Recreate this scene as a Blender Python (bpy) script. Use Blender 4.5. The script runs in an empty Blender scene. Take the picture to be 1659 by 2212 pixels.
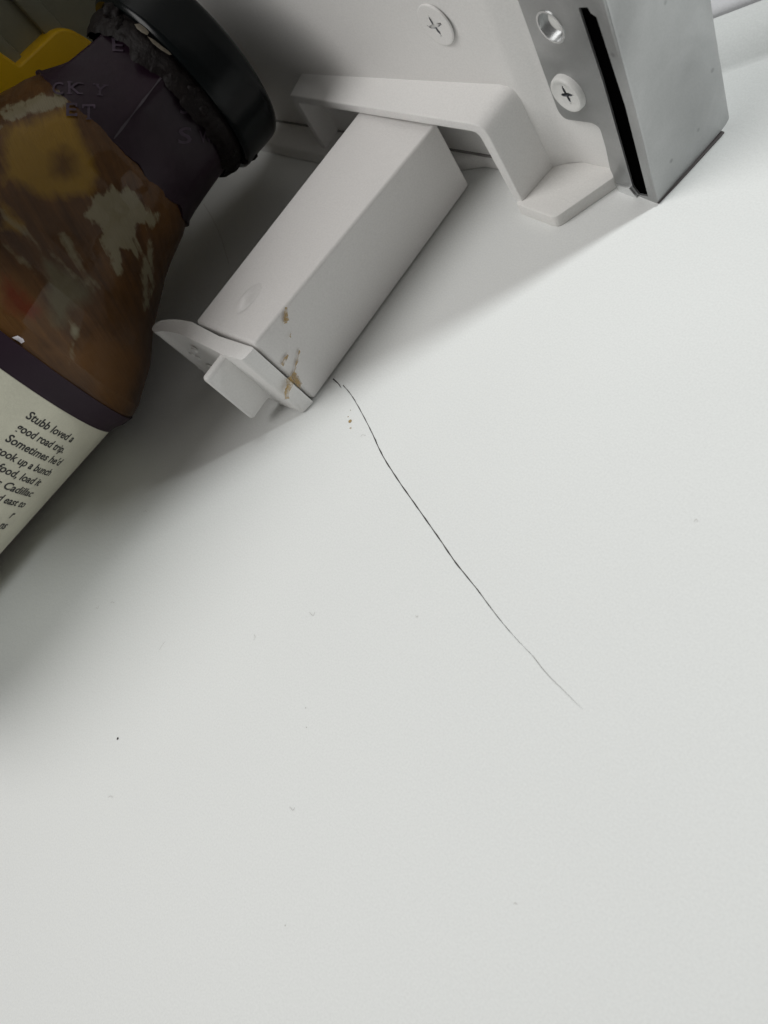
import bpy, bmesh, math, random
import numpy as np
from mathutils import Vector, Matrix, noise
from mathutils.geometry import tessellate_polygon

random.seed(4)
scene = bpy.context.scene
C0 = scene.collection

# ------------------------------------------------------------------ camera
CAM = np.array([0.12758, -0.08199, 0.12500])
MR = np.array([[0.66871158, 0.44638499, -0.59461354],
               [0.58223, -0.81175623, 0.0453877],
               [-0.46242086, -0.37655312, -0.80272953]])
FPX, CX, CY = 1650.0, 829.5, 1106.0          # focal length and centre in 1659 x 2212 picture units
cam_d = bpy.data.cameras.new('camera')
cam_d.sensor_fit = 'VERTICAL'; cam_d.sensor_height = 36.0
cam_d.lens = FPX / 2212.0 * 36.0
cam_d.clip_start = 0.002; cam_d.clip_end = 20
cam_d.dof.use_dof = True; cam_d.dof.focus_distance = 0.165; cam_d.dof.aperture_fstop = 28
cam = bpy.data.objects.new('camera', cam_d); C0.objects.link(cam)
cam.matrix_world = Matrix(((MR[0][0], -MR[0][1], -MR[0][2], CAM[0]),
                           (MR[1][0], -MR[1][1], -MR[1][2], CAM[1]),
                           (MR[2][0], -MR[2][1], -MR[2][2], CAM[2]),
                           (0, 0, 0, 1)))
scene.camera = cam

# ------------------------------------------------------------------ light
world = bpy.data.worlds.new('World'); scene.world = world; world.use_nodes = True
bg = world.node_tree.nodes['Background']
bg.inputs[0].default_value = (1.0, .965, .92, 1); bg.inputs[1].default_value = 0.11
def area(name, loc, target, size, watts, col):
    l = bpy.data.lights.new(name, 'AREA'); l.shape = 'DISK'; l.size = size; l.energy = watts; l.color = col
    o = bpy.data.objects.new(name, l); C0.objects.link(o); o.location = loc
    o.rotation_euler = (Vector(target) - Vector(loc)).to_track_quat('-Z', 'Y').to_euler()
    return o
KEY_AZ, KEY_EL, KEY_D = math.radians(58.8), math.radians(36), 0.60
area('key_lamp', (0.03 + KEY_D * math.cos(KEY_EL) * math.cos(KEY_AZ), -0.03 + KEY_D * math.cos(KEY_EL) * math.sin(KEY_AZ), KEY_D * math.sin(KEY_EL)),
     (0.03, -0.03, 0), 0.075, 2.2, (.965, 1.0, 1.0))
area("fill_lamp", (-.68, -1.08, 1.68), (0, -.03, 0), 1.25, 23.5, (1.0, .985, .97))
vs = scene.view_settings
vs.view_transform = 'Standard'; vs.look = 'None'; vs.exposure = 0; vs.gamma = 1; vs.use_curve_mapping = False

# ------------------------------------------------------------------ helpers
def W(p, z=None, y=None, x=None, plane=None):
    """point of the place seen at picture position p, on a plane of the place"""
    d = MR @ np.array([p[0] - CX, p[1] - CY, FPX])
    if plane is not None:
        q, n = np.array(plane[0]), np.array(plane[1]); t = ((q - CAM) @ n) / (d @ n)
    elif z is not None: t = (z - CAM[2]) / d[2]
    elif y is not None: t = (y - CAM[1]) / d[1]
    else: t = (x - CAM[0]) / d[0]
    return CAM + t * d
def PX(w):
    q = MR.T @ (np.array(w) - CAM); return (CX + FPX * q[0] / q[2], CY + FPX * q[1] / q[2])

def link(name, me, mats, parent=None):
    o = bpy.data.objects.new(name, me); C0.objects.link(o)
    for m in (mats if isinstance(mats, (list, tuple)) else [mats]): me.materials.append(m)
    if parent is not None: o.parent = parent
    return o
def from_bm(name, bm, mat, parent=None, smooth=None):
    bmesh.ops.recalc_face_normals(bm, faces=bm.faces)
    me = bpy.data.meshes.new(name); bm.to_mesh(me); bm.free()
    if smooth is not None:
        for p in me.polygons: p.use_smooth = True
        me.set_sharp_from_angle(angle=math.radians(smooth))
    return link(name, me, mat, parent)
def hexa(name, b, t, mat, parent=None, bev=0.0, seg=3):
    """closed prism between two vertex rings"""
    bm = bmesh.new(); n = len(b)
    vb = [bm.verts.new(v) for v in b]; vt = [bm.verts.new(v) for v in t]
    bm.faces.new(vb); bm.faces.new(vt)
    for i in range(n): bm.faces.new((vb[i], vb[(i + 1) % n], vt[(i + 1) % n], vt[i]))
    bmesh.ops.recalc_face_normals(bm, faces=bm.faces)
    if bev:
        bmesh.ops.bevel(bm, geom=list(bm.edges), offset=bev, segments=seg, profile=0.5, affect='EDGES', clamp_overlap=True)
    return from_bm(name, bm, mat, parent, 35)
def slab(name, poly, off, mat, parent=None, bev=0.0, holes=(), seg=2):
    """planar outline (3D points) with holes, thickened by the vector off"""
    rings = [[Vector(v) for v in poly]] + [[Vector(v) for v in h] for h in holes]
    flat = [v for r in rings for v in r]; off = Vector(off)
    bm = bmesh.new()
    va = [bm.verts.new(v) for v in flat]; vb = [bm.verts.new(v + off) for v in flat]
    if holes:
        for tri in tessellate_polygon(rings):
            bm.faces.new([va[i] for i in tri]); bm.faces.new([vb[i] for i in tri])
    else:
        bm.faces.new(va); bm.faces.new(vb)
    k = 0
    for r in rings:
        n = len(r)
        for i in range(n):
            a, b = k + i, k + (i + 1) % n
            bm.faces.new((va[a], va[b], vb[b], vb[a]))
        k += n
    bmesh.ops.recalc_face_normals(bm, faces=bm.faces)
    if holes:
        bmesh.ops.dissolve_limit(bm, angle_limit=0.01, verts=bm.verts, edges=bm.edges)
    if bev:
        es = [e for e in bm.edges if len(e.link_faces) == 2 and e.calc_face_angle(0) > 0.6]
        bmesh.ops.bevel(bm, geom=es, offset=bev, segments=seg, profile=0.5, affect='EDGES', clamp_overlap=True)
    return from_bm(name, bm, mat, parent, 35)
def round_poly(pts, r, n=4):
    out = []
    pts = [Vector(p) for p in pts]; m = len(pts)
    for i in range(m):
        p, a, b = pts[i], pts[i - 1], pts[(i + 1) % m]
        ri = r[i] if isinstance(r, (list, tuple)) else r
        if ri <= 0: out.append(p); continue
        da, db = (a - p).normalized(), (b - p).normalized()
        ra, rb = min(ri, (a - p).length * .48), min(ri, (b - p).length * .48)
        s, e = p + da * ra, p + db * rb
        for k in range(n + 1):
            t = k / n; out.append(s * (1 - t) ** 2 + p * 2 * t * (1 - t) + e * t * t)
    return out
def empty(name, loc=(0, 0, 0)):
    o = bpy.data.objects.new(name, None); C0.objects.link(o); o.location = loc; o.empty_display_size = .01
    return o
def tag(o, label, cat, group=None):
    o['label'] = label; o['category'] = cat
    if group: o['group'] = group
    return o

# ------------------------------------------------------------------ materials
def nodes(m): return m.node_tree.nodes, m.node_tree.links
def mat(name, col, rough=.45, metal=0., spec=.5, coat=0., mottle=0.03, mscale=60., bump=0., bscale=900., rvar=0.08, grain=.035):
    m = bpy.data.materials.new(name); m.use_nodes = True
    N, L = nodes(m); b = N['Principled BSDF']
    b.inputs['Roughness'].default_value = rough; b.inputs['Metallic'].default_value = metal
    b.inputs['Specular IOR Level'].default_value = spec; b.inputs['Coat Weight'].default_value = coat
    b.inputs['Coat Roughness'].default_value = .12
    tc = N.new('ShaderNodeTexCoord')
    n1 = N.new('ShaderNodeTexNoise'); n1.inputs['Scale'].default_value = mscale; n1.inputs['Detail'].default_value = 5
    L.new(tc.outputs['Object'], n1.inputs['Vector'])
    mx = N.new('ShaderNodeMix'); mx.data_type = 'RGBA'
    lo = [max(0, c * (1 - mottle)) for c in col]; hi = [min(1, c * (1 + mottle)) for c in col]
    mx.inputs[6].default_value = (*lo, 1); mx.inputs[7].default_value = (*hi, 1)
    L.new(n1.outputs['Fac'], mx.inputs[0])
    gr = N.new('ShaderNodeTexNoise'); gr.inputs['Scale'].default_value = 2600; gr.inputs['Detail'].default_value = 2
    L.new(tc.outputs['Object'], gr.inputs['Vector'])
    gm = N.new('ShaderNodeMapRange'); gm.inputs[1].default_value = .3; gm.inputs[2].default_value = .7; gm.inputs[3].default_value = 1 - grain; gm.inputs[4].default_value = 1 + grain
    L.new(gr.outputs['Fac'], gm.inputs[0])
    gx = N.new('ShaderNodeVectorMath'); gx.operation = 'SCALE'; L.new(mx.outputs[2], gx.inputs[0]); L.new(gm.outputs[0], gx.inputs['Scale'])
    L.new(gx.outputs[0], b.inputs['Base Color'])
    mr = N.new('ShaderNodeMapRange'); mr.inputs[3].default_value = max(.02, rough - rvar); mr.inputs[4].default_value = min(1, rough + rvar)
    L.new(n1.outputs['Fac'], mr.inputs[0]); L.new(mr.outputs[0], b.inputs['Roughness'])
    if bump:
        n2 = N.new('ShaderNodeTexNoise'); n2.inputs['Scale'].default_value = bscale; n2.inputs['Detail'].default_value = 3
        L.new(tc.outputs['Object'], n2.inputs['Vector'])
        bp = N.new('ShaderNodeBump'); bp.inputs['Strength'].default_value = bump; bp.inputs['Distance'].default_value = .0004
        L.new(n2.outputs['Fac'], bp.inputs['Height']); L.new(bp.outputs[0], b.inputs['Normal'])
    return m
M_floor = mat('white_enamel', (.785, .798, .785), .48, spec=.26, mottle=.02, mscale=22, bump=.10, bscale=900, rvar=.05)
M_wall = mat('white_liner', (.83, .822, .805), .42, mottle=.015, bump=.06, bscale=900)
M_hood = mat('matt_white_plastic', (.84, .832, .815), .5, mottle=.012, bump=.08, bscale=1500)
M_rod = mat('satin_white_plastic', (.83, .815, .80), .40, mottle=.02, bump=.10, bscale=1600)
M_pad = mat('foam_white_plastic', (.82, .81, .785), .55, mottle=.03, bump=.15, bscale=1200)
M_screw = mat('painted_screw_white', (.74, .74, .72), .4, mottle=.04, mscale=300)
M_chip = mat('chipped_screw_steel', (.20, .21, .23), .45, metal=.4, mottle=.5, mscale=900)
M_steel = mat('galvanised_steel', (.43, .437, .437), .40, metal=.72, mottle=.20, mscale=75, bump=.10, bscale=420, rvar=.20)
def smudged(m):
    N, L = nodes(m); b = N['Principled BSDF']; src = b.inputs['Base Color'].links[0].from_socket
    tc = N.new('ShaderNodeTexCoord')
    v = N.new('ShaderNodeTexVoronoi'); v.inputs['Scale'].default_value = 210; L.new(tc.outputs['Object'], v.inputs['Vector'])
    r = N.new('ShaderNodeMapRange'); r.inputs[1].default_value = .06; r.inputs[2].default_value = .12; r.inputs[3].default_value = .72; r.inputs[4].default_value = 1; L.new(v.outputs['Distance'], r.inputs[0])
    n = N.new('ShaderNodeTexNoise'); n.inputs['Scale'].default_value = 38; n.inputs['Detail'].default_value = 3; n.inputs['Distortion'].default_value = 1.2; L.new(tc.outputs['Object'], n.inputs['Vector'])
    q = N.new('ShaderNodeMapRange'); q.inputs[1].default_value = .35; q.inputs[2].default_value = .7; q.inputs[3].default_value = .86; q.inputs[4].default_value = 1.18; L.new(n.outputs['Fac'], q.inputs[0])
    mu = N.new('ShaderNodeMath'); mu.operation = 'MULTIPLY'; L.new(r.outputs[0], mu.inputs[0]); L.new(q.outputs[0], mu.inputs[1])
    sc = N.new('ShaderNodeVectorMath'); sc.operation = 'SCALE'; L.new(src, sc.inputs[0]); L.new(mu.outputs[0], sc.inputs['Scale']); L.new(sc.outputs[0], b.inputs['Base Color'])
smudged(M_steel)
M_edge = mat('bright_cut_steel', (.75, .76, .76), .25, metal=.9, mottle=.08)
M_black = mat('painted_slot_shade', (.001, .001, .001), .9, spec=0., mottle=0)
M_strip = mat('painted_contact_shade', (.055, .045, .045), .6, mottle=.2)
M_seam = mat('grey_seam', (.26, .25, .24), .6, mottle=.1)
M_cap = mat('black_cap_plastic', (.0022, .0036, .0040), .22, spec=.17, mottle=.4, mscale=90)
M_crust = mat('dried_sauce', (.005, .003, .0028), .6, spec=.18, mottle=.7, mscale=400, bump=.8, bscale=900)
M_flake = mat('pale_dried_film', (.10, .085, .06), .6, mottle=.7, mscale=500, bump=.5, bscale=800)
M_ink = mat('label_ink', (.022, .022, .021), .6, mottle=.5, mscale=900)
M_mauve = mat('mauve_ink', (.055, .040, .056), .6, spec=.2, mottle=.5, mscale=700)
M_crack = mat('crack_shadow', (.05, .045, .045), .8, spec=.1, mottle=.3, mscale=300)
M_crack_end = mat('crack_shadow_faint', (.30, .29, .28), .8, spec=.1, mottle=.3, mscale=300)
M_stain = mat('brown_stain', (.40, .26, .085), .5, mottle=.35, mscale=700)
def patchy(m, scale, lo, hi):
    N, L = nodes(m); out = N['Material Output']; b = N['Principled BSDF']
    n = N.new('ShaderNodeTexNoise'); n.inputs['Scale'].default_value = scale; n.inputs['Detail'].default_value = 6
    tc = N.new('ShaderNodeTexCoord'); L.new(tc.outputs['Object'], n.inputs['Vector'])
    r = N.new('ShaderNodeMapRange'); r.inputs[1].default_value = lo; r.inputs[2].default_value = hi; L.new(n.outputs['Fac'], r.inputs[0])
    L.new(r.outputs[0], b.inputs['Alpha'])
patchy(M_stain, 650, .28, .66)
M_lint = mat('grey_lint', (.50, .49, .47), .8, mottle=.2)
M_yellow = mat('yellow_plastic', (.95, .57, .010), .42, mottle=.08, mscale=80)
M_olive = mat('olive_grey_plastic', (.27, .27, .20), .5, mottle=.10, mscale=60)
M_rubber = mat('white_rubber', (.72, .71, .73), .5, mottle=.03)

# ------------------------------------------------------------------ floor (the white panel)
gA, gB = W((1540, 43), z=.0036), W((1659, -2), z=.0036)          # the dark joint at the far right
gd = (gB - gA); gd[2] = 0; gd /= np.linalg.norm(gd)      # along the joint
gn = np.array([gd[1], -gd[0], 0])                        # towards the camera
def swept(profile, u0, u1, nu=2):
    bm = bmesh.new(); rows = []
    for k in range(nu):
        u = u0 + (u1 - u0) * k / (nu - 1)
        rows.append([bm.verts.new(gA + gd * u + gn * d + np.array([0, 0, z])) for d, z in profile])
    for k in range(nu - 1):
        for j in range(len(profile) - 1):
            bm.faces.new((rows[k][j], rows[k][j + 1], rows[k + 1][j + 1], rows[k + 1][j]))
    return bm
gA[2] = gB[2] = 0
FOOT = float((W((1612, 138), z=0) - gA) @ gn)

def bump_z(d):
    if d >= FOOT: return 0.
    t = min(1, max(0, (FOOT - d) / (FOOT * .75))); return .0036 * (1 - (1 - t) ** 2)
def loc(u, d, z): return gA + gd * u + gn * d + np.array([0, 0, z])
bm = bmesh.new()
ds = [.03 * (1 - k / 40) - .0003 for k in range(41)]
us = [-.022, -.018, -.014, -.010, 0, .1, .45]
rows = [[bm.verts.new(loc(u, d, bump_z(d) * min(1, max(0, (u + .022) / .012)))) for d in ds] for u in us]
for ra, rb in zip(rows[:-1], rows[1:]):
    for j in range(40): bm.faces.new((ra[j], ra[j + 1], rb[j + 1], rb[j]))
lip = [bm.verts.new(loc(u, -.0008, -.002)) for u in us]
for j in range(len(us) - 1): bm.faces.new((rows[j][-1], rows[j + 1][-1], lip[j + 1], lip[j]))
q = [bm.verts.new(loc(*p)) for p in ((-.5, .0297, 0), (.45, .0297, 0), (.45, .5, 0), (-.5, .5, 0), (-.5, -.4, 0), (-.022, -.4, 0), (-.022, .0297, 0))]
bm.faces.new((q[0], q[6], q[1], q[2], q[3])); bm.faces.new((q[4], q[5], q[6], q[0]))
for f in bm.faces:
    if f.normal.z < 0: f.normal_flip()
fl = from_bm('floor', bm, M_floor, None, 50)
fl['kind'] = 'structure'; fl['label'] = 'smooth white enamelled panel with a long hairline crack'
# white seal beyond the joint
sp = [(-.0016, -.002), (-.0016, .0030), (-.0020, .0037), (-.003, .0041), (-.005, .0042), (-.0085, .0033), (-.011, .0037), (-.016, .0044), (-.03, .0044), (-.03, -.002)]
seal = from_bm('rubber_seal', swept(sp, -.020, .40), M_rubber, None, 40)
tag(seal, 'white rubber seal strip behind a dark joint at top right corner', 'seal')
bmq = bmesh.new()
for u, d in ((-.02, .0), (.4, .0), (.4, -.032), (-.02, -.032)): bmq.verts.new(gA + gd * u + gn * d + np.array([0, 0, -.0024]))
bmq.faces.new(bmq.verts)
jb = from_bm('joint_bed', bmq, M_rubber, seal)

def ribbon(name, pts, wid, m, parent, z=.00006, taper=True):
    bm = bmesh.new(); L_, R_ = [], []
    w = [W(p, z=z) for p in pts]; n = len(w)
    for i in range(n):
        d = w[min(i + 1, n - 1)] - w[max(i - 1, 0)]; d /= np.linalg.norm(d)
        s = np.array([-d[1], d[0], 0]); ww = wid[i] if isinstance(wid, (list, tuple)) else wid
        L_.append(bm.verts.new(w[i] + s * ww / 2)); R_.append(bm.verts.new(w[i] - s * ww / 2))
    for i in range(n - 1): bm.faces.new((L_[i], R_[i], R_[i + 1], L_[i + 1]))
    return from_bm(name, bm, m, parent)
def densify(pts, n, jit):
    pts = [np.array(p, float) for p in pts]; out = []
    for i in range(len(pts) - 1):
        p0, p1, p2, p3 = pts[max(i - 1, 0)], pts[i], pts[i + 1], pts[min(i + 2, len(pts) - 1)]
        for k in range(n):
            t = k / n
            q = .5 * (2 * p1 + (p2 - p0) * t + (2 * p0 - 5 * p1 + 4 * p2 - p3) * t * t + (3 * p1 - p0 - 3 * p2 + p3) * t ** 3)
            out.append(q + np.array([random.uniform(-jit, jit), random.uniform(-jit, jit)]))
    out.append(pts[-1]); return out
cr = densify([(741, 832), (760, 855), (782, 893), (805, 938), (827, 985), (860, 1037), (900, 1094), (945, 1158), (985, 1216), (1030, 1272), (1070, 1326), (1110, 1374), (1150, 1416)], 7, .2)
cw = [(.00017 + .00006 * math.sin(i * 1.7)) * (1.15 if 20 < i < 60 else .85) * (1 if i < 62 else max(.25, 1 - (i - 62) / 24)) for i in range(len(cr))]
ribbon('crack', cr, cw, M_crack, fl)
ribbon('crack', densify([(719, 818), (729, 827), (737, 838)], 4, .3), [.0003, .00028, .00026, .00024, .0002, .00018, .00016, .0001, .00006], M_crack, fl)
ribbon('crack', densify([(1150, 1416), (1182, 1456), (1214, 1488), (1245, 1519), (1260, 1533)], 6, .35), [.00008 * (1 - i / 26) + .00001 for i in range(25)], M_crack_end, fl)
for pts in ([(779, 943), (783, 939), (790, 941)], [(344, 1404), (350, 1394), (357, 1385)], [(668, 1322), (676, 1330), (680, 1322)], [(234, 1722), (240, 1719), (243, 1723)],
            [(626, 1742), (632, 1750), (637, 1744)], [(1499, 1126), (1504, 1121), (1507, 1127)], [(238, 1303), (242, 1300), (247, 1302)], [(548, 1382), (551, 1376), (549, 1370)], [(208, 1312), (211, 1314), (213, 1309)],
            [(310, 1106), (314, 1103), (317, 1106)], [(1110, 1953), (1113, 1950), (1116, 1954)], [(898, 1330), (901, 1333), (903, 1329)]):
    ribbon('lint', densify(pts, 4, .4), .00007, M_lint, fl, .0001)
def blob_floor(p, r, m, name='speck'):
    c = W(p, z=.00008); bm = bmesh.new(); vs_ = []
    for k in range(9):
        a = k / 9 * 2 * math.pi; rr = r * random.uniform(.7, 1.2); vs_.append(bm.verts.new(c + np.array([rr * math.cos(a), rr * math.sin(a), 0])))
    top = bm.verts.new(c + np.array([0, 0, r * .5]))
    for k in range(9): bm.faces.new((vs_[k], vs_[(k + 1) % 9], top))
    return from_bm(name, bm, m, fl, 180)
for p, r in (((756, 910), .00042), ((757, 925), .00030), ((752, 900), .00016), ((757, 886), .00014)): blob_floor(p, r, M_stain)
for p, r in (((254, 1595), .00028), ((660, 1529), .00012), ((662, 1571), .00012), ((616, 1999), .00013)): blob_floor(p, r, M_crack if r > .0002 else M_lint)
ribbon('scratch', densify([(440, 440), (462, 478), (480, 520), (494, 570)], 6, .3), .00012, M_lint, fl, .00008)

# ------------------------------------------------------------------ wall and ledge
plan = [(-.40, -.0135), (-.050, .0041), (.018, .0075), (.020, .0077), (.0225, .0095), (.0255, .0104), (.0345, .0104)]
def smooth_wall():
    bm = bmesh.new(); rows = []
    ring = plan + [(.0345, .030), (-.40, .030)]
    hexb = [(x, y, 0) for x, y in ring]; hext = [(x, y, .34) for x, y in ring]
    vb = [bm.verts.new(v) for v in hexb]; vt = [bm.verts.new(v) for v in hext]; n = len(ring)
    for i in range(n): bm.faces.new((vb[i], vb[(i + 1) % n], vt[(i + 1) % n], vt[i]))
    bm.faces.new(vt)
    return bm
wall = from_bm('back_wall', smooth_wall(), M_wall, None, 40)
wall['kind'] = 'structure'; wall['label'] = 'white moulded liner wall behind the bracket'
lg = [(-.40, -.020), (-.045, -.0045), (-.026, -.0038), (-.0112, .0018), (-.0047, .0038), (.0004, .0058), (.0125, .0064), (.0125, .014), (-.40, .010)]
hexa('ledge', [(x, y, 0) for x, y in lg], [(x, y + (.0006 if y < .009 else 0), .0034) for x, y in lg], M_wall, wall, .0006, 3)
sm = [(-.40, -.0139), (-.05, .0037), (.012, .0068), (.012, .010), (-.40, -.009)]
hexa('ledge_seam', [(x, y, .0033) for x, y in sm], [(x, y, .0038) for x, y in sm], M_seam, wall)
# ---- screws
def screw(center, nrm, r, parent_, proud, m, base_ring=False):
    n = Vector(nrm).normalized(); q = n.to_track_quat('Z', 'Y').to_matrix().to_4x4()
    T = Matrix.Translation(Vector(center)) @ q
    bm = bmesh.new(); prof_ = [(0.0, proud * .7), (r * .52, proud * .70), (r * .70, proud * .78), (r * .80, proud * .98), (r * .86, proud), (r * .93, proud * .95), (r * .985, proud * .70), (r, proud * .30), (r * 1.0, -.0003)]
    S = 48; rows = []
    # cross recess cut into the centre of the head
    for pr, pz in prof_[1:]:
        rows.append([bm.verts.new(T @ Vector((pr * math.cos(2 * math.pi * k / S), pr * math.sin(2 * math.pi * k / S), pz))) for k in range(S)])
    star = []
    for k in range(S):
        a = 2 * math.pi * k / S
        arm = abs(math.cos(2 * a)) ** 3
        rr = r * (.15 + .33 * arm) * random.uniform(.9, 1.1)
        star.append((rr * math.cos(a + .35), rr * math.sin(a + .35)))
    st = [bm.verts.new(T @ Vector((x, y, proud * .68))) for x, y in star]
    sb = [bm.verts.new(T @ Vector((x * .75, y * .75, proud * .68 - r * .38))) for x, y in star]
    for ra, rb in [(st, rows[0])] + list(zip(rows[:-1], rows[1:])):
        for k in range(S): bm.faces.new((ra[k], ra[(k + 1) % S], rb[(k + 1) % S], rb[k]))
    h = from_bm('screw', bm, m, parent_, 40)
    bm = bmesh.new()
    def ring(sc, dz): return [bm.verts.new(T @ Vector((x * sc, y * sc, dz))) for x, y in star]
    a_, b_ = ring(.99, proud * .675), ring(.72, proud * .68 - r * .38)
    for k in range(S): bm.faces.new((a_[k], a_[(k + 1) % S], b_[(k + 1) % S], b_[k]))
    bm.faces.new(b_)
    from_bm('recess', bm, M_chip, h, 30)
    return h
scn = Vector((-.05, -1, .0)).normalized()
c_ws = W((940, 55), y=.0066)
screw(c_ws, scn, .0044, wall, .00016, M_wall)
# tiny scuff on the liner
# ------------------------------------------------------------------ hood bracket
hood = empty('plastic_bracket', (-.015, .002, 0)); tag(hood, 'white plastic arch-shaped bracket over the back end of the white box', 'bracket')
def rel(parent, w): return Vector(w) - parent.location
def V3(*a): return Vector(a)
fy = -.002
fo = [V3(-.0520, fy, .0005), V3(-.0500, fy, .0212), V3(.0172, fy, .0238), V3(.0187, fy, .0026)]
fi = [V3(.0163, fy, .0032), V3(.0146, fy, .0215), V3(-.0478, fy, .0190), V3(-.0500, fy, .0005)]
bo = [V3(-.0525, .0068, .0005), V3(-.0508, .0068, .0222), V3(.0185, .0105, .0248), V3(.0205, .0105, .0026)]
bi = [V3(.0180, .0105, .0032), V3(.0160, .0105, .0224), V3(-.0483, .0068, .0200), V3(-.0503, .0068, .0005)]
hl = hood.location
ringf = round_poly([p - hl for p in fo + fi], [0, .0014, .0034, .0006, .0006, .0016, .0010, 0], 3)
ringb = round_poly([p - hl for p in bo + bi], [0, .0014, .0034, .0006, .0006, .0016, .0010, 0], 3)
bm = bmesh.new(); va = [bm.verts.new(v) for v in ringf]; vb = [bm.verts.new(v) for v in ringb]; n = len(va)
f1 = bm.faces.new(va); f2 = bm.faces.new(vb)
for i in range(n): bm.faces.new((va[i], va[(i + 1) % n], vb[(i + 1) % n], vb[i]))
bmesh.ops.recalc_face_normals(bm, faces=bm.faces)
bmesh.ops.bevel(bm, geom=list(f1.edges), offset=.0008, segments=3, profile=.5, affect='EDGES', clamp_overlap=True)
from_bm('shell', bm, M_hood, hood, 40)
# fillet where the arch top meets the wall
# ------------------------------------------------------------------ foot pad
def z0(p): return W(p, z=0)
F = [V3(.0172, -.0030, 0), V3(.0287, -.0039, 0), V3(.0352, .0088, 0), V3(.0352, .0104, 0), V3(.0260, .0104, 0), V3(.0222, .0092, 0), V3(.0190, .0072, 0)]
Fb = round_poly(F, [.001, .0012, .0006, 0, 0, 0, 0], 3)
pad = hexa('corner_pad', [v for v in Fb], [v + Vector((0, .0001, .0030)) for v in Fb], M_pad, None, .00035, 3)
tag(pad, 'small white angular pad on the floor between bracket leg and metal plate', 'pad')

# ------------------------------------------------------------------ metal hinge bracket
mb = empty('metal_bracket', (.046, .007, 0)); tag(mb, 'folded galvanised steel bracket with a black slot, standing on the white panel', 'bracket')
ml = np.array([.046, .007, 0])
mp_q, mp_n = np.array([.046, .0070, 0]), np.array([.135, 1., .012])
def mp(p): return Vector(W(p, plane=(mp_q, mp_n)) - ml)
def c3(cx, cy): return (1042.3 + cx * .3717, cy * .3717)
pout = [c3(-600, -2600), c3(205, 0), c3(290, 235), c3(345, 390), c3(440, 650), c3(478, 692), c3(640, 715), c3(682, 742), c3(716, 860), c3(742, 985), c3(775, 1058),
        c3(800, 1078), c3(822, 1150), c3(1020, 1184), c3(935, 820), c3(885, 620), c3(735, 60), c3(-60, -2600)]
pout = round_poly([mp(p) for p in pout], [0, 0, 0, 0, .0012, .001, .0008, .001, 0, 0, .0003, .0003, .0006, 0, 0, 0, 0, 0], 3)
slot = [mp(c3(*q)) for q in ((557, 45), (610, 42), (630, 78), (662, 98), (830, 620), (962, 1142), (908, 1132), (872, 1082), (700, 480))]
hc, ha, hb = mp(c3(396, 158)), mp(c3(475, 158)) - mp(c3(396, 158)), None
pl_n = Vector(mp_n).normalized()
hu = pl_n.cross(Vector((0, 0, 1))).normalized(); hv = hu.cross(pl_n)
def circ(c, r, n=28): return [c + hu * r * math.cos(2 * math.pi * k / n) + hv * r * math.sin(2 * math.pi * k / n) for k in range(n)]
HR = .0030
plate = slab('front_plate', pout, pl_n * .0004, M_steel, mb, .0, [slot, circ(hc, HR)])
# bright rim and white stud seen in the round hole
def tube_ring(name, c, r0, r1, d0, d1, m, par):
    bm = bmesh.new(); rings = [circ(c - pl_n * d, r, 36) for r, d in ((r0, d1), (r0, d0), (r1, d0), (r1, d1))]
    vv = [[bm.verts.new(p) for p in r] for r in rings]
    for a, b in zip(vv[:-1], vv[1:]):
        for k in range(36): bm.faces.new((a[k], a[(k + 1) % 36], b[(k + 1) % 36], b[k]))
    return from_bm(name, bm, m, par, 40)
tube_ring('hole_rim', hc, HR * 1.06, HR * .93, .00012, -.0016, M_edge, mb)
st_ = circ(hc + pl_n * .0011, HR * 1.2, 24)
bm = bmesh.new(); vv = [bm.verts.new(p) for p in st_]; bm.faces.new(vv); from_bm('hole_floor', bm, M_steel, mb)
slab('stud', circ(hc + pl_n * .0006 - hu * .0011 + hv * .0008, .0019, 24) if hu.x < 0 else circ(hc + pl_n * .0006 + hu * .0011 + hv * .0008, .0019, 24), pl_n * .0004, M_screw, mb, .0001)

# flange
Fb0 = mp(c3(1026, 1186)); Ft0 = mp(c3(664, -240))
far_b = Vector(W((1575, 263), z=.0012) - ml); far_n = Vector((far_b.x - Fb0.x, far_b.y - Fb0.y, 0)).normalized()
side_n = Vector((-far_n.y, far_n.x, 0))          # towards the slot (inside)
fp_q, fp_n = Fb0, side_n
def fp(p): return Vector(W(p, plane=(np.array(Fb0) + ml, np.array(side_n))) - ml)
fl_poly = round_poly([fp(c3(1025, 1186)), fp(c3(830, 432)), fp(c3(-50, -2600)), fp(c3(960, -2600)), fp(c3(1346, 130)), fp(c3(1437, 690)), fp(c3(1405, 741))], [0, 0, 0, 0, 0, .0007, .0007], 3)
slab('side_flange', fl_poly, side_n * .0011, M_steel, mb, .00015)
# dark strip painting the contact shadow under the flange
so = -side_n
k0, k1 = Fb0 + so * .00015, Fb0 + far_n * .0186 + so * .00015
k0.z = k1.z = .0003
slab('shade_strip', [k0 - far_n * .0002, k0 + far_n * .006 + so * .0002, k1 + so * .00025, k1 + side_n * .0006, k0 + side_n * .0006], (0, 0, .0004), M_strip, mb, .0001)
# black block painting the shade of the hollow behind the slot
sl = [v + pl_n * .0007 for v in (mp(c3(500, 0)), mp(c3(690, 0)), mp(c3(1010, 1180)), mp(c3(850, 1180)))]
slab('slot_shade_block', sl, pl_n * .004, M_black, mb)
# small folded clip at the foot of the plate
cl = [mp(c3(x, y)) - pl_n * .0006 for x, y in ((778, 1062), (862, 1082), (905, 1135), (820, 1130))]
slab('clip', cl, pl_n * .0009, M_edge, mb, .0001)
ms = screw(mp(c3(507, 530)), -pl_n, .00385, mb, .0013, M_screw)
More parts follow.
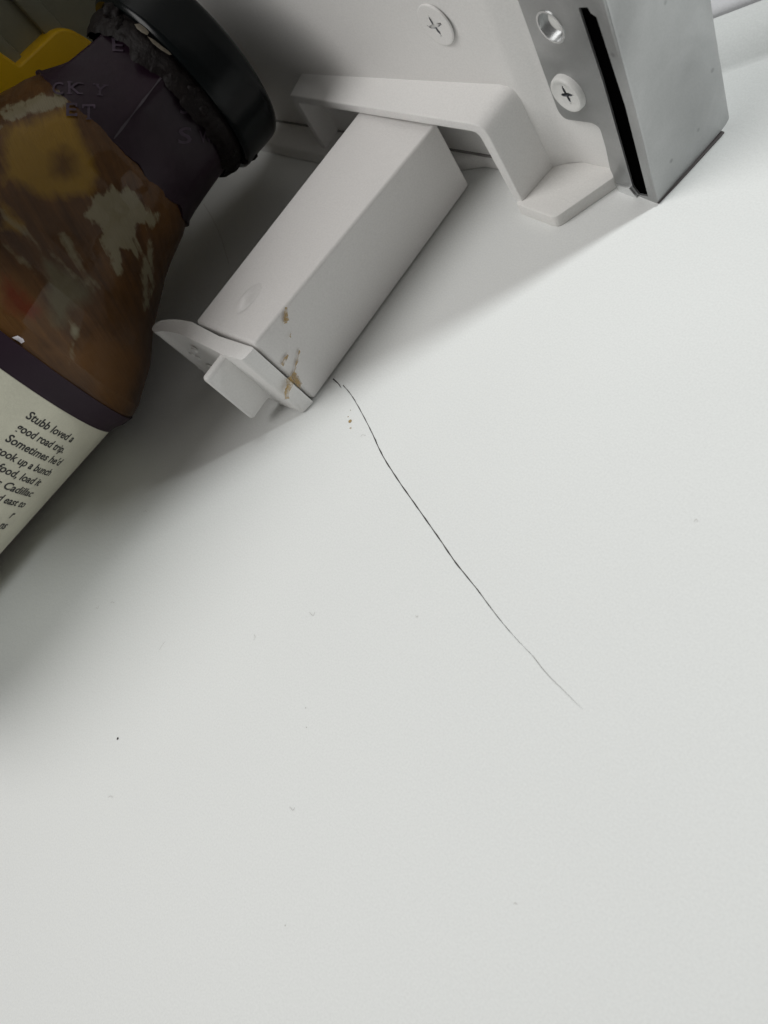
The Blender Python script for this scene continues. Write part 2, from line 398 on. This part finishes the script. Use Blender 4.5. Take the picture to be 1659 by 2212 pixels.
# added unseen panel keeping light out of the bracket's hollow
ret = [Fb0 + far_n * .0195 + side_n * .0012, Fb0 + far_n * .0195 + side_n * .011, Fb0 + far_n * .0195 + side_n * .011 + Vector((0, 0, .075)), Fb0 + far_n * .0195 + side_n * .0012 + Vector((0, 0, .075))]
slab('added_light_stop', ret, far_n * .001, M_steel, mb)

# ------------------------------------------------------------------ long white box with end cap
box = empty('plastic_box', (-.012, -.03, 0)); tag(box, 'long white plastic box with a stained end cap, lying on the white panel', 'box')
bl = np.array(box.location)
def B(*a): return Vector(np.array(a) - bl)
def c5(cx, cy): return (274.3 + cx * .3307, 548.6 + cy * .3307)
RF, RB = -.0617, .0003
front = [B(-.0242, -.0642, .0003), B(0, -.0622, .0003), B(-.0012, -.0621, .0226), B(-.0236, -.0640, .0219)]
back = [B(-.0250, RB, .0004), B(0, RB, .0004), B(-.0002, RB, .0192), B(-.0250, RB, .0192)]
hexa('body', front, back, M_rod, box, .0008, 4)
# dimple pressed up on the top face
dc = W(c5(790, 290), z=.0218)
bm = bmesh.new(); S = 28; rows = []
for rr, hh in [(q, (1 - q * q) ** 2) for q in (1.0, .9, .8, .7, .6, .5, .4, .3, .2, .1)]:
    row = []
    for k in range(S):
        a = 2 * math.pi * k / S; x, y =   .0024 * rr * math.cos(a), .0044 * rr * math.sin(a)
        yy = dc[1] + y; tt = (yy - RF) / (RB - RF); zz = (.0219 + .0007 * (dc[0] + x + .0236) / .0224) * (1 - tt) + .0192 * tt
        row.append(bm.verts.new(B(dc[0] + x, yy, zz + .00005 + .0010 * hh)))
    rows.append(row)
for a, b in zip(rows[:-1], rows[1:]):
    for k in range(S): bm.faces.new((a[k], a[(k + 1) % S], b[(k + 1) % S], b[k]))
bm.faces.new(rows[-1]); from_bm('thumb_dimple', bm, M_rod, box, 180)
# end cap : flanged plate whose left wing sweeps out past the box
capz = .0224
top_px = ((445, 455), (600, 536), (832, 612), (752, 696), (620, 655), (480, 585), (345, 522), (235, 502), (178, 513), (158, 495), (180, 450), (240, 427), (335, 427), (425, 443))
top = [Vector(W(c5(*p), z=capz) - bl) for p in top_px]
top = round_poly(top, [.0004, 0, .0008, .0008, 0, 0, .002, .002, .0012, .0012, .0015, .002, .002, .0010], 3)
bot_ = [Vector((v.x + (.0012 if v.x > -.000 + .0085 else 0), v.y, .0005)) for v in top]
cap = hexa('end_cap', bot_, top, M_hood, box, .0008, 4)
xt = -.0080
tb = [B(xt - .0023, -.0655, .0043), B(xt, -.0655, .0043), B(xt, -.0655, .0214), B(xt - .0023, -.0655, .0214)]
tf = [B(xt - .0023, -.0743, .0043), B(xt, -.0743, .0043), B(xt, -.0740, .0216), B(xt - .0023, -.0740, .0216)]
hexa('pull_tab', tb, tf, M_hood, cap, .0009, 4)
# raised dots moulded on the shaded front of the wing
qa, qb = W(c5(235, 502), z=capz), W(c5(620, 655), z=capz); wd_ = qb - qa; wn = np.array([wd_[1], -wd_[0], 0]); wn /= np.linalg.norm(wn)
if wn[1] > 0: wn = -wn
for px_ in ((440, 628), (396, 672), (462, 678), (426, 655), (472, 742), (540, 735)):
    c_ = W(c5(*px_), plane=(qa, wn)) - bl
    bm = bmesh.new(); bmesh.ops.create_icosphere(bm, subdivisions=2, radius=.0010)
    for v in bm.verts:
        v.co = Vector(c_) + v.co - Vector(wn) * (v.co.dot(Vector(wn)) * .6)
    from_bm('moulded_dot', bm, M_hood, cap, 180)

# ------------------------------------------------------------------ sauce bottle
BC = np.array([-0.06551743, -0.09314704, 0.04312731]); BA = np.array([0.07813178, 0.99563278, -0.05109588]); BA /= np.linalg.norm(BA)
BU = np.cross(BA, [0, 0, 1]); BU /= np.linalg.norm(BU); BV = np.cross(BU, BA)
bot = empty('sauce_bottle', tuple(BC)); tag(bot, 'brown sauce bottle with cream paper label and black cap, lying beside the white box', 'bottle')
PROF = [(-.100, .030), (-.0985, .036), (-.095, .0398), (-.090, .0410), (-.085, .0405), (-.078, .0402), (-.002, .0402), (.0008, .0406), (.003, .0416), (.0065, .0422), (.0095, .0416), (.0125, .0402), (.0165, .0384), (.019, .0373),
        (.0222, .0352), (.0254, .0328), (.0306, .0300), (.0338, .0284), (.0378, .0262), (.0424, .0244), (.0487, .0227), (.0513, .0216), (.0553, .0208), (.0603, .0202), (.0659, .0196), (.0704, .0196), (.0745, .0196)]
NECK_IN = .0036
ps, pr_ = np.array([p[0] for p in PROF]), np.array([p[1] for p in PROF])
def prad(s): return float(np.interp(s, ps, pr_))
def bp(s, th, r): return s * BA + r * (math.cos(th) * BU + math.sin(th) * BV)      # local to the bottle
def on_bottle(px, off=0.0):
    d = MR @ np.array([px[0] - CX, px[1] - CY, FPX]); d /= np.linalg.norm(d); o = CAM - BC; rr = .03
    for _ in range(25):
        dp, op = d - (d @ BA) * BA, o - (o @ BA) * BA
        A, Bq, D = dp @ dp, 2 * dp @ op, op @ op - rr * rr; disc = Bq * Bq - 4 * A * D
        t = (-Bq - math.sqrt(max(0, disc))) / 2 / A; w = o + t * d; s = w @ BA; rr = .5 * rr + .5 * (prad(s) + off)
    e = w - s * BA
    return s, math.atan2(e @ BV, e @ BU)
def lathe(prof, S=160, cap_ends=False, wob=None, t0=0, t1=2 * math.pi):
    full = abs(t1 - t0 - 2 * math.pi) < 1e-6
    bm = bmesh.new(); rows = []
    for s, r in prof:
        row = []
        for k in range(S if full else S + 1):
            th = t0 + (t1 - t0) * k / S; rr = r + (wob(s, th) if wob else 0)
            row.append(bm.verts.new(bp(s, th, rr)))
        rows.append(row)
    for a, b in zip(rows[:-1], rows[1:]):
        for k in range(S):
            k2 = (k + 1) % S if full else k + 1
            bm.faces.new((a[k], a[k2], b[k2], b[k]))
    if cap_ends: bm.faces.new(rows[0]); bm.faces.new(rows[-1])
    return bm
def fbm(x, y, z, o=4):
    v, a, f = 0, 1, 1
    for _ in range(o): v += a * noise.noise((x * f, y * f, z * f)); a *= .5; f *= 2.03
    return v
# -- glass coated inside with smeared sauce : smears and painted highlight streaks stored as attributes
def poly_sd(p, poly):
    x, y = p; ins = False; d = 1e9; n = len(poly)
    for i in range(n):
        (x1, y1), (x2, y2) = poly[i], poly[(i + 1) % n]
        if (y1 > y) != (y2 > y) and x < (x2 - x1) * (y - y1) / (y2 - y1) + x1: ins = not ins
        L2 = (x2 - x1) ** 2 + (y2 - y1) ** 2; t = max(0, min(1, ((x - x1) * (x2 - x1) + (y - y1) * (y2 - y1)) / L2))
        d = min(d, math.hypot(x - x1 - t * (x2 - x1), y - y1 - t * (y2 - y1)))
    return d if ins else -d
SMEAR_GLINT = {
 'film': ([[(205, 428), (240, 405), (272, 402), (318, 440), (345, 462), (344, 476), (325, 500), (302, 490), (296, 515), (302, 560), (285, 550), (268, 545), (257, 590), (240, 560), (222, 538), (214, 500), (200, 478), (183, 468)],
           [(308, 570), (330, 520), (334, 560), (322, 640), (314, 668), (296, 600)],
           [(0, 240), (70, 205), (130, 196), (150, 210), (150, 232), (70, 250), (0, 275)]]),
 'glint_line': ([[(125, 505), (140, 498), (165, 545), (200, 600), (212, 624), (190, 606), (150, 560)], [(0, 452), (50, 490), (120, 545), (190, 612), (185, 616), (110, 558), (40, 505), (0, 472)], [(0, 520), (60, 560), (120, 620), (118, 626), (50, 572), (0, 535)], [(150, 690), (180, 705), (170, 750), (150, 790), (145, 760)]]),
 'core': ([[(95, 320), (140, 305), (175, 330), (180, 380), (140, 405), (100, 385)]]),
 'ochre': ([[(0, 262), (60, 250), (150, 215), (170, 250), (205, 320), (222, 380), (200, 425), (140, 440), (80, 430), (45, 415), (20, 400), (0, 420)],
            [(0, 430), (30, 455), (60, 480), (50, 520), (0, 500)]]),
 'grey': ([[(85, 545), (130, 560), (175, 590), (208, 625), (200, 660), (160, 680), (150, 720), (110, 710), (88, 640)]]),
 'red': ([[(0, 580), (50, 610), (92, 665), (80, 700), (40, 690), (0, 680)]]),
 'tan': ([[(70, 740), (150, 745), (215, 700), (300, 745), (318, 770), (300, 830), (270, 880), (180, 820), (90, 770)], [(222, 395), (250, 400), (215, 330), (160, 235), (190, 300)]]),
}
S_, T_ = 230, 300
svals = np.concatenate([np.linspace(-.1, -.001, 14)[:-1] if False else np.array([-.100, -.0985, -.095, -.090, -.085, -.078, -.04, -.002]), np.linspace(-.0005, .054, S_), np.array([.057, .0603, .0659, .0704, .0745])])
th0, th1 = math.radians(-62), math.radians(100)
tvals = np.concatenate([np.linspace(th0, th1, T_), np.linspace(th1, th0 + 2 * math.pi, 60)[1:-1]])
bm = bmesh.new(); rows = []
for s in svals:
    row = []
    for th in tvals:
        w = fbm(s * 60, math.cos(th) * 2, math.sin(th) * 2, 3) * .00030 * min(1, max(0, (s - .006) / .02))
        row.append(bm.verts.new(bp(s, th, prad(s) + w - NECK_IN * min(1, max(0, (s - .0520) / .005)))))
    rows.append(row)
nT = len(tvals)
for a, b in zip(rows[:-1], rows[1:]):
    for k in range(nT): bm.faces.new((a[k], a[(k + 1) % nT], b[(k + 1) % nT], b[k]))
bm.faces.new(rows[0])
bmesh.ops.recalc_face_normals(bm, faces=bm.faces)
me = bpy.data.meshes.new('glass_body'); bm.to_mesh(me); bm.free()
for p in me.polygons: p.use_smooth = True
nv = len(me.vertices); co = np.empty(nv * 3); me.vertices.foreach_get('co', co); co = co.reshape(-1, 3)
wpx = (co + BC - CAM) @ MR; px = np.stack([CX + FPX * wpx[:, 0] / wpx[:, 2], CY + FPX * wpx[:, 1] / wpx[:, 2]], 1)
sv = co @ BA; tv = np.arctan2(co @ BV, co @ BU)
front = (tv > th0 + .02) & (tv < th1 - .02) & (sv > -.002)
for key, polys in SMEAR_GLINT.items():
    val = np.full(nv, -1.0)
    for i in np.nonzero(front)[0]:
        x, y = px[i]
        best = max(poly_sd((x, y), pl) for pl in polys)
        val[i] = best / 30.0
    at = me.attributes.new(key, 'FLOAT', 'POINT'); at.data.foreach_set('value', val)
at = me.attributes.new('along', 'FLOAT', 'POINT'); at.data.foreach_set('value', sv * 100)
at = me.attributes.new('around', 'FLOAT', 'POINT'); at.data.foreach_set('value', tv)
M_sauce = bpy.data.materials.new('sauce_coated_glass'); M_sauce.use_nodes = True
N, L = nodes(M_sauce); bs = N['Principled BSDF']; bs.inputs['Roughness'].default_value = .5; bs.inputs['Coat Weight'].default_value = .30; bs.inputs['Specular IOR Level'].default_value = .10; bs.inputs['Coat Roughness'].default_value = .03
def attr(n):
    a = N.new('ShaderNodeAttribute'); a.attribute_name = n; return a.outputs['Fac']
cmb = N.new('ShaderNodeCombineXYZ')
def mathn(op, a, b=None, clamp=False):
    m = N.new('ShaderNodeMath'); m.operation = op; m.use_clamp = clamp
    for i, v in enumerate((a, b)):
        if v is None: continue
        if isinstance(v, (int, float)): m.inputs[i].default_value = v
        else: L.new(v, m.inputs[i])
    return m.outputs[0]
# drips run along a slanted direction round the shoulder
sl_ = mathn('ADD', mathn('MULTIPLY', attr('along'), .55), mathn('MULTIPLY', attr('around'), .25))
ac_ = mathn('MULTIPLY', mathn('SUBTRACT', attr('along'), mathn('MULTIPLY', attr('around'), 1.1)), 3.2)
L.new(sl_, cmb.inputs[0]); L.new(ac_, cmb.inputs[1])
def ntex(scale, det, vec=None, rough=.55):
    n = N.new('ShaderNodeTexNoise'); n.inputs['Scale'].default_value = scale; n.inputs['Detail'].default_value = det; n.inputs['Roughness'].default_value = rough
    if vec is not None: L.new(vec, n.inputs['Vector'])
    else: L.new(tcs.outputs['Object'], n.inputs['Vector'])
    return n.outputs['Fac']
tcs = N.new('ShaderNodeTexCoord')
streak = ntex(1.5, 8, cmb.outputs[0], .62); fine = ntex(260, 6); big = ntex(45, 4)
ramp = N.new('ShaderNodeValToRGB'); L.new(mathn('ADD', mathn('MULTIPLY', streak, .45), mathn('MULTIPLY', big, .55)), ramp.inputs[0])
ce = ramp.color_ramp.elements; ce[0].position = .36; ce[0].color = (.030, .012, .003, 1); ce[1].position = .64; ce[1].color = (.095, .042, .010, 1)
e2 = ce.new(.5); e2.color = (.062, .027, .007, 1)
cur = ramp.outputs[0]
def layer(key, col, col2, sharp, jit):
    global cur
    v = mathn('ADD', attr(key), mathn('ADD', mathn('MULTIPLY', mathn('SUBTRACT', fine, .5), jit), mathn('MULTIPLY', mathn('SUBTRACT', streak, .5), jit)))
    f = mathn('MULTIPLY', v, sharp, True)
    mx = N.new('ShaderNodeMix'); mx.data_type = 'RGBA'; L.new(f, mx.inputs[0]); L.new(cur, mx.inputs[6])
    c2 = N.new('ShaderNodeMix'); c2.data_type = 'RGBA'; c2.inputs[6].default_value = (*col, 1); c2.inputs[7].default_value = (*col2, 1); L.new(big, c2.inputs[0])
    L.new(c2.outputs[2], mx.inputs[7]); cur = mx.outputs[2]
layer('tan', (.072, .032, .010), (.105, .050, .016), .9, 1.2)
layer('ochre', (.130, .070, .007), (.205, .120, .013), 1.2, 1.1)  # ochre sauce, saturated to also paint the glow through the glass
layer('core', (.055, .024, .003), (.085, .040, .004), 1.0, .8)
layer('grey', (.055, .044, .022), (.090, .074, .042), 1.1, 1.3)
layer('red', (.10, .011, .001), (.060, .014, .002), 1.0, 1.6)
layer('glint_line', (.11, .095, .055), (.18, .16, .105), 1.8, 1.4)  # pale streaks paint highlights on the glass
layer('film', (.095, .078, .042), (.21, .185, .12), 3.5, 1.9)
L.new(cur, bs.inputs['Base Color'])
bpn = N.new('ShaderNodeBump'); bpn.inputs['Strength'].default_value = .35; bpn.inputs['Distance'].default_value = .0006; L.new(mathn('ADD', fine, streak), bpn.inputs['Height']); L.new(bpn.outputs[0], bs.inputs['Normal'])
body = link('glass_body', me, M_sauce, bot)

# -- paper label
M_paper = mat('cream_paper', (.55, .535, .43), .62, mottle=.16, mscale=120, bump=.10, bscale=1500)
M_purple = mat('purple_print', (.024, .012, .021), .45, spec=.2, mottle=.2, mscale=100)
M_sleeve = mat('purple_shrink_sleeve', (.0130, .0045, .0105), .40, spec=.25, mottle=.35, mscale=150, bump=.3, bscale=300)
lt0, lt1 = math.radians(-75), math.radians(115)
def sheet(name, prof, t0, t1, thick, m, parent, S=120):
    pin = [(s, r) for s, r in prof]; po = [(s, r + thick) for s, r in prof]
    ring = [pin[0]] + po + [pin[-1]]
    return from_bm(name, lathe(ring, S, False, None, t0, t1), m, parent, 40)
lab = sheet('paper_label', [(-.076, .0404), (-.05, .0404), (-.02, .0404), (-.0003, .0404)], lt0, lt1, .0002, M_paper, bot)
sheet('purple_border', [(.0000, .0404), (.0012, .0406), (.0032, .0416), (.0058, .0422)], lt0, lt1, .00035, M_purple, lab)
sheet('dark_edge', [(-.0003, .0404), (.0001, .0404)], lt0, lt1, .00026, M_purple, lab)

def text_mesh(txt, size, xs=1.0, shear=0.0, bold=0.0):
    cu = bpy.data.curves.new('lettering', 'FONT'); cu.body = txt; cu.size = size; cu.shear = shear; cu.offset = bold; cu.resolution_u = 3
    o = bpy.data.objects.new('lettering', cu); C0.objects.link(o)
    bpy.context.view_layer.update()
    me = bpy.data.meshes.new_from_object(o.evaluated_get(bpy.context.evaluated_depsgraph_get()))
    bpy.data.objects.remove(o)
    bm = bmesh.new(); bm.from_mesh(me); bpy.data.meshes.remove(me)
    bmesh.ops.triangulate(bm, faces=bm.faces)
    es = [e for e in bm.edges if e.calc_length() > size * .18]
    bmesh.ops.subdivide_edges(bm, edges=es, cuts=2)
    for v in bm.verts: v.co.x *= xs
    return bm
LR = .0404 + .0002 + .00005
lines = ['Stubb loved a', 'good road trip.', "Sometimes he'd", 'cook up a bunch', 'of food, load it', 'in his Cadillac', 'and head east to']
widths = [22.3, 22.6, 26.6, 26.0, 25.2, 26.4, 27.6]
def wrap_line(txt, th_left, s_base, cap, width_deg, shear=.09, bold=.021):
    bm = text_mesh(txt, 1.0, 1.0, shear, bold)
    xs_ = [v.co.x for v in bm.verts]; x0, x1 = min(xs_), max(xs_)
    for v in bm.verts:
        th = math.radians(th_left) - (v.co.x - x0) / (x1 - x0) * math.radians(width_deg)
        v.co = bp(s_base + v.co.y * cap / .69, th, LR)
    return from_bm('lettering', bm, M_ink, lab)
for i, (t, w) in enumerate(zip(lines, widths)):
    wrap_line(t, -5.8, -.0058 - i * .00318, .00188, w * .985)
wrap_line('r', -30.4, -.0060 - 7 * .00318, .0022, 1.6); wrap_line('ns', -29.4, -.0060 - 8 * .00318, .0022, 3.8)

# -- neck sleeve with its overlapping seam
sp_ = [(s, prad(s) + .00005) for s in (.0505, .0525, .0553, .0580, .0603, .0630, .0659, .0690, .0715)]
for i, (s, r) in enumerate(PROF):
    pass
def sag(s, th):
    k = min(1, max(0, (s - .0535) / .006)); best = 0
    for a0, a1 in ((-25, 31), (31, 84), (84, 150)):
        a0, a1 = math.radians(a0), math.radians(a1)
        if a0 <= th <= a1:
            m, h = (a0 + a1) / 2, (a1 - a0) / 2
            best = (1 - math.cos(h) / math.cos(th - m)) * .9
    return best * k * prad(s)
def sleeve_wob(s, th):
    if th > math.pi: th -= 2 * math.pi
    return -sag(s, th) + sleeve_wob0(s, th)
def sleeve_wob0(s, th): return fbm(s * 90, th * 1.2, 3.1, 3) * .00012 - (.0012 * max(0, fbm(5, th * 3.0, 1.5, 3)) if s < .052 else 0) * 0
bm = lathe([(sp_[0][0] - .0004, sp_[0][1] - .0003)] + [(s, r + .00025) for s, r in sp_], 180, False, sleeve_wob)
for v in bm.verts:
    s = v.co.dot(Vector(BA)); th = math.atan2(v.co.dot(Vector(BV)), v.co.dot(Vector(BU)))
    if s < .0515: v.co -= Vector(BA) * (.0016 * fbm(4.2, math.cos(th) * 3, math.sin(th) * 3, 4) + .0010 * math.sin(th * 2 + .6))
neck = from_bm('neck_sleeve', bm, M_sleeve, bot, 60)
seam_p = [(s, r + .0003) for s, r in sp_]
def glyph(txt, x0, y0, x1, y1, off=.00047):
    """letters printed on the sleeve: left/right x and top/bottom y where they are seen"""
    bm = text_mesh(txt, 1.0, 1.0, 0, .012)
    add_serifs = True
    xs_ = [v.co.x for v in bm.verts]; ys_ = [v.co.y for v in bm.verts]
    ax, bx, ay, by = min(xs_), max(xs_), min(ys_), max(ys_)
    for v in bm.verts:
        p = (x0 + (v.co.x - ax) / (bx - ax) * (x1 - x0), y1 - (v.co.y - ay) / (by - ay) * (y1 - y0))
        s, th = on_bottle(p, off); v.co = bp(s, th, prad(s) + off - sag(s, th))
    return from_bm('lettering', bm, M_mauve, neck)
def serif(x0, x1, y, h=4, off=.00047):
    bm = bmesh.new(); vs_ = []
    for x, yy in ((x0, y), ((x0 + x1) / 2, y), (x1, y), (x1, y + h), ((x0 + x1) / 2, y + h), (x0, y + h)):
        s, th = on_bottle((x, yy), off); vs_.append(bm.verts.new(bp(s, th, prad(s) + off - sag(s, th))))
    bm.faces.new((vs_[0], vs_[1], vs_[4], vs_[5])); bm.faces.new((vs_[1], vs_[2], vs_[3], vs_[4]))
    return from_bm('serif', bm, M_mauve, neck)
glyph('C', 113, 177, 137, 204); glyph('K', 147, 175, 175, 203); glyph('Y', 200, 174, 226, 202)
glyph('E', 143, 222, 166, 250); glyph('T', 178, 225, 205, 257); glyph('E', 235, 73, 258, 98); glyph('D', 272, 70, 300, 96)
glyph('S', 395, 212, 417, 247, .0005); glyph('S', 394, 278, 424, 316, .0005); glyph('W', 440, 288, 466, 314, .0005)
for a in ((145, 156, 175, 3), (166, 178, 175, 3), (144, 156, 200, 3), (167, 179, 200, 3), (197, 209, 173, 3), (217, 229, 173, 3), (207, 220, 200, 3), (186, 197, 255, 3), (177, 181, 226, 8), (202, 206, 226, 8), (163, 167, 223, 7), (162, 167, 244, 7)):
    serif(*a)
bm = bmesh.new(); ra_, rb_ = [], []
for k in range(14):
    t = k / 13; x, y = 362 + (246 - 362) * t, 148 + (300 - 148) * t
    wv = 2.2 + 1.0 * math.sin(k * 1.3)
    for lst, dx in ((ra_, -wv), (rb_, wv)):
        s_, th_ = on_bottle((x + dx * .8, y + dx * .6), .0005); lst.append(bm.verts.new(bp(s_, th_, prad(s_) + .00045 - sag(s_, th_))))
for k in range(13): bm.faces.new((ra_[k], rb_[k], rb_[k + 1], ra_[k + 1]))
M_crease_highlight = mat('painted_crease_highlight', (.030, .022, .030), .5, mottle=.6, mscale=500)  # lighter tone paints the highlight along the stress-whitened fold
from_bm('sleeve_crease_highlight', bm, M_crease_highlight, neck, 180)
# -- cap
cp = [(.0722, .0205), (.0722, .0224), (.0728, .0230), (.0736, .0231), (.0760, .0229), (.0800, .0229), (.0822, .0228), (.0832, .0226), (.0840, .0220), (.0844, .0210), (.0845, .019), (.0842, .017), (.0842, .001)]
capo_ = from_bm('cap', lathe(cp, 160, True), M_cap, bot, 40)
# -- dried sauce crust under the cap rim
def crust_wob(s, th): return .00035 * max(-.3, fbm(s * 300, math.cos(th) * 5, math.sin(th) * 5, 4)) + .0006 * max(0, noise.noise((th * 3, 2, 1)))
cs_ = [(.0668 + k * .0006, .0200 + .0016 * math.sin(min(1, k / 9) * math.pi * .75)) for k in range(12)]
bm = lathe(cs_, 220, False, crust_wob)
for v in bm.verts:
    s = v.co.dot(Vector(BA)); th = math.atan2(v.co.dot(Vector(BV)), v.co.dot(Vector(BU)))
    if s < .0685: v.co -= Vector(BA) * .0016 * max(-.5, fbm(1.2, math.cos(th) * 4, math.sin(th) * 4, 4))
from_bm('sauce_crust', bm, M_crust, bot, 70)
def lump(px, off, r, m, nme='sauce_lump', seed=0, sc=(1, 1, 1), par=None):
    s, th = on_bottle(px, off); c = bp(s, th, prad(s) + off)
    bm = bmesh.new(); bmesh.ops.create_icosphere(bm, subdivisions=3, radius=r)
    for v in bm.verts:
        k = 1 + .5 * fbm(v.co.x / r * 1.2 + seed, v.co.y / r * 1.2, v.co.z / r * 1.2, 3); v.co = Vector(c) + Vector((v.co.x * sc[0], v.co.y * sc[1], v.co.z * sc[2])) * k
    return from_bm(nme, bm, m, par or bot, 80)
lump((525, 338), .0015, .0016, M_crust, seed=3); lump((545, 332), .002, .0016, M_crust, seed=5); lump((505, 345), .0008, .0012, M_crust, seed=8)
lump((415, 196), .0012, .0015, M_crust, seed=11); lump((440, 235), .0012, .0012, M_crust, seed=17); lump((250, 30), .0015, .0020, M_crust, seed=21); lump((262, 55), .0012, .0014, M_crust, seed=27)
def flake(pts, off, par):
    bm = bmesh.new(); vs_ = []
    for p in pts:
        s, th = on_bottle(p, off); vs_.append(bm.verts.new(bp(s, th, prad(s) + off)))
    c = on_bottle((sum(p[0] for p in pts) / len(pts), sum(p[1] for p in pts) / len(pts)), off + .0004)
    cv = bm.verts.new(bp(c[0], c[1], prad(c[0]) + off + .0003))
    for i in range(len(vs_)): bm.faces.new((vs_[i], vs_[(i + 1) % len(vs_)], cv))
    return from_bm('dried_flake', bm, M_flake, par, 180)
flake([(290, 52), (302, 51), (314, 60), (322, 70), (318, 76), (306, 70), (296, 62)], .0030, bot)
flake([(318, 78), (330, 84), (348, 98), (364, 110), (371, 118), (366, 119), (348, 108), (330, 94)], .0028, bot)
M_white = mat('painted_glint', (.5, .47, .5), .5, mottle=.4, mscale=900)
fk = flake([(26, 729), (38, 725), (50, 732), (53, 738), (46, 742), (40, 737), (32, 733)], .0006, bot); fk.name = 'painted_glint'; fk.data.materials[0] = M_white  # small pale patch painting a specular glint on the glass

# ------------------------------------------------------------------ yellow and olive container behind the bottle
tubx = -.106
tub = empty('ribbed_container', (tubx, -.06, 0)); tag(tub, 'olive grey ribbed container in a yellow plastic frame, behind the sauce bottle', 'container')
tl = np.array(tub.location)
def tp(p, x=tubx): return Vector(W(p, x=x) - tl)
yp = round_poly([tp(p) for p in ((-70, 60), (0, 112), (42, 141), (120, 67), (148, 59), (198, 88), (260, 150), (160, 330), (-90, 420))], [0, 0, .0006, .0006, .0022, .0022, .003, .003, 0, 0], 4)
slab('yellow_frame', yp, (-.016, 0, 0), M_yellow, tub, .0012, seg=3)
pb = [tp(p, tubx - .006) for p in ((-200, -200), (420, -330), (420, 420), (-200, 420))]
ys = [v.y for v in pb]; y0_, y1_ = -.115, .0
bodyp = [Vector((-.006, y - tl[1], z)) for y, z in ((-.16, .002), (-.003, .002), (-.003, .16), (-.16, .16))]
slab('ribbed_body', bodyp, (-.05, 0, 0), M_olive, tub, .002, seg=3)
ra = W((52, 0), x=tubx - .006); 
for dy, wd in ((0, .0052), (-.0135, .0045), (-.026, .005), (-.0385, .005)):
    yb = ra[1] + dy
    slab('rib', [Vector((-.0058, yb - wd / 2 - tl[1], .004)), Vector((-.0058, yb + wd / 2 - tl[1], .004)), Vector((-.0058, yb + wd / 2 - tl[1], .126)), Vector((-.0058, yb - wd / 2 - tl[1], .126))], (.0022, 0, 0), M_olive, tub, .0008, seg=2)

# ------------------------------------------------------------------ brown stains on the box
def stain(pts, xo=.00012):
    q_, n_ = np.array([0, -.03, 0]), np.array([1., .0, .040])
    bm = bmesh.new(); vs_ = []
    c = np.array(pts).mean(0)
    for i in range(len(pts)):
        a, b = np.array(pts[i]), np.array(pts[(i + 1) % len(pts)])
        for t in (0, .33, .66):
            p = a * (1 - t) + b * t + np.array([random.uniform(-1.2, 1.2), random.uniform(-1.2, 1.2)])
            w = W(p, plane=(q_ + np.array([xo + .0002, 0, 0]), n_)); vs_.append(bm.verts.new(Vector(w - bl)))
    bm.faces.new(vs_); bmesh.ops.triangulate(bm, faces=bm.faces)
    return from_bm('stain', bm, M_stain, box)
def c5s(*ps): return [c5(*p) for p in ps]
stain(c5s((1030, 345), (1045, 350), (1052, 400), (1058, 430), (1045, 450), (1030, 460), (1018, 440), (1030, 400)))
stain(c5s((1045, 655), (1058, 662), (1040, 705), (1022, 735), (1006, 722), (1020, 690)))
stain(c5s((1122, 622), (1134, 640), (1120, 690), (1106, 735), (1098, 770), (1122, 800), (1144, 850), (1125, 880), (1100, 850), (1085, 830), (1075, 800), (1092, 755), (1104, 700)))
stain(c5s((1040, 815), (1075, 790), (1090, 850), (1062, 900), (1060, 945), (1032, 950), (1025, 900), (1040, 870)), .0009)
stain(c5s((1066, 512), (1072, 520), (1068, 548), (1062, 540)))
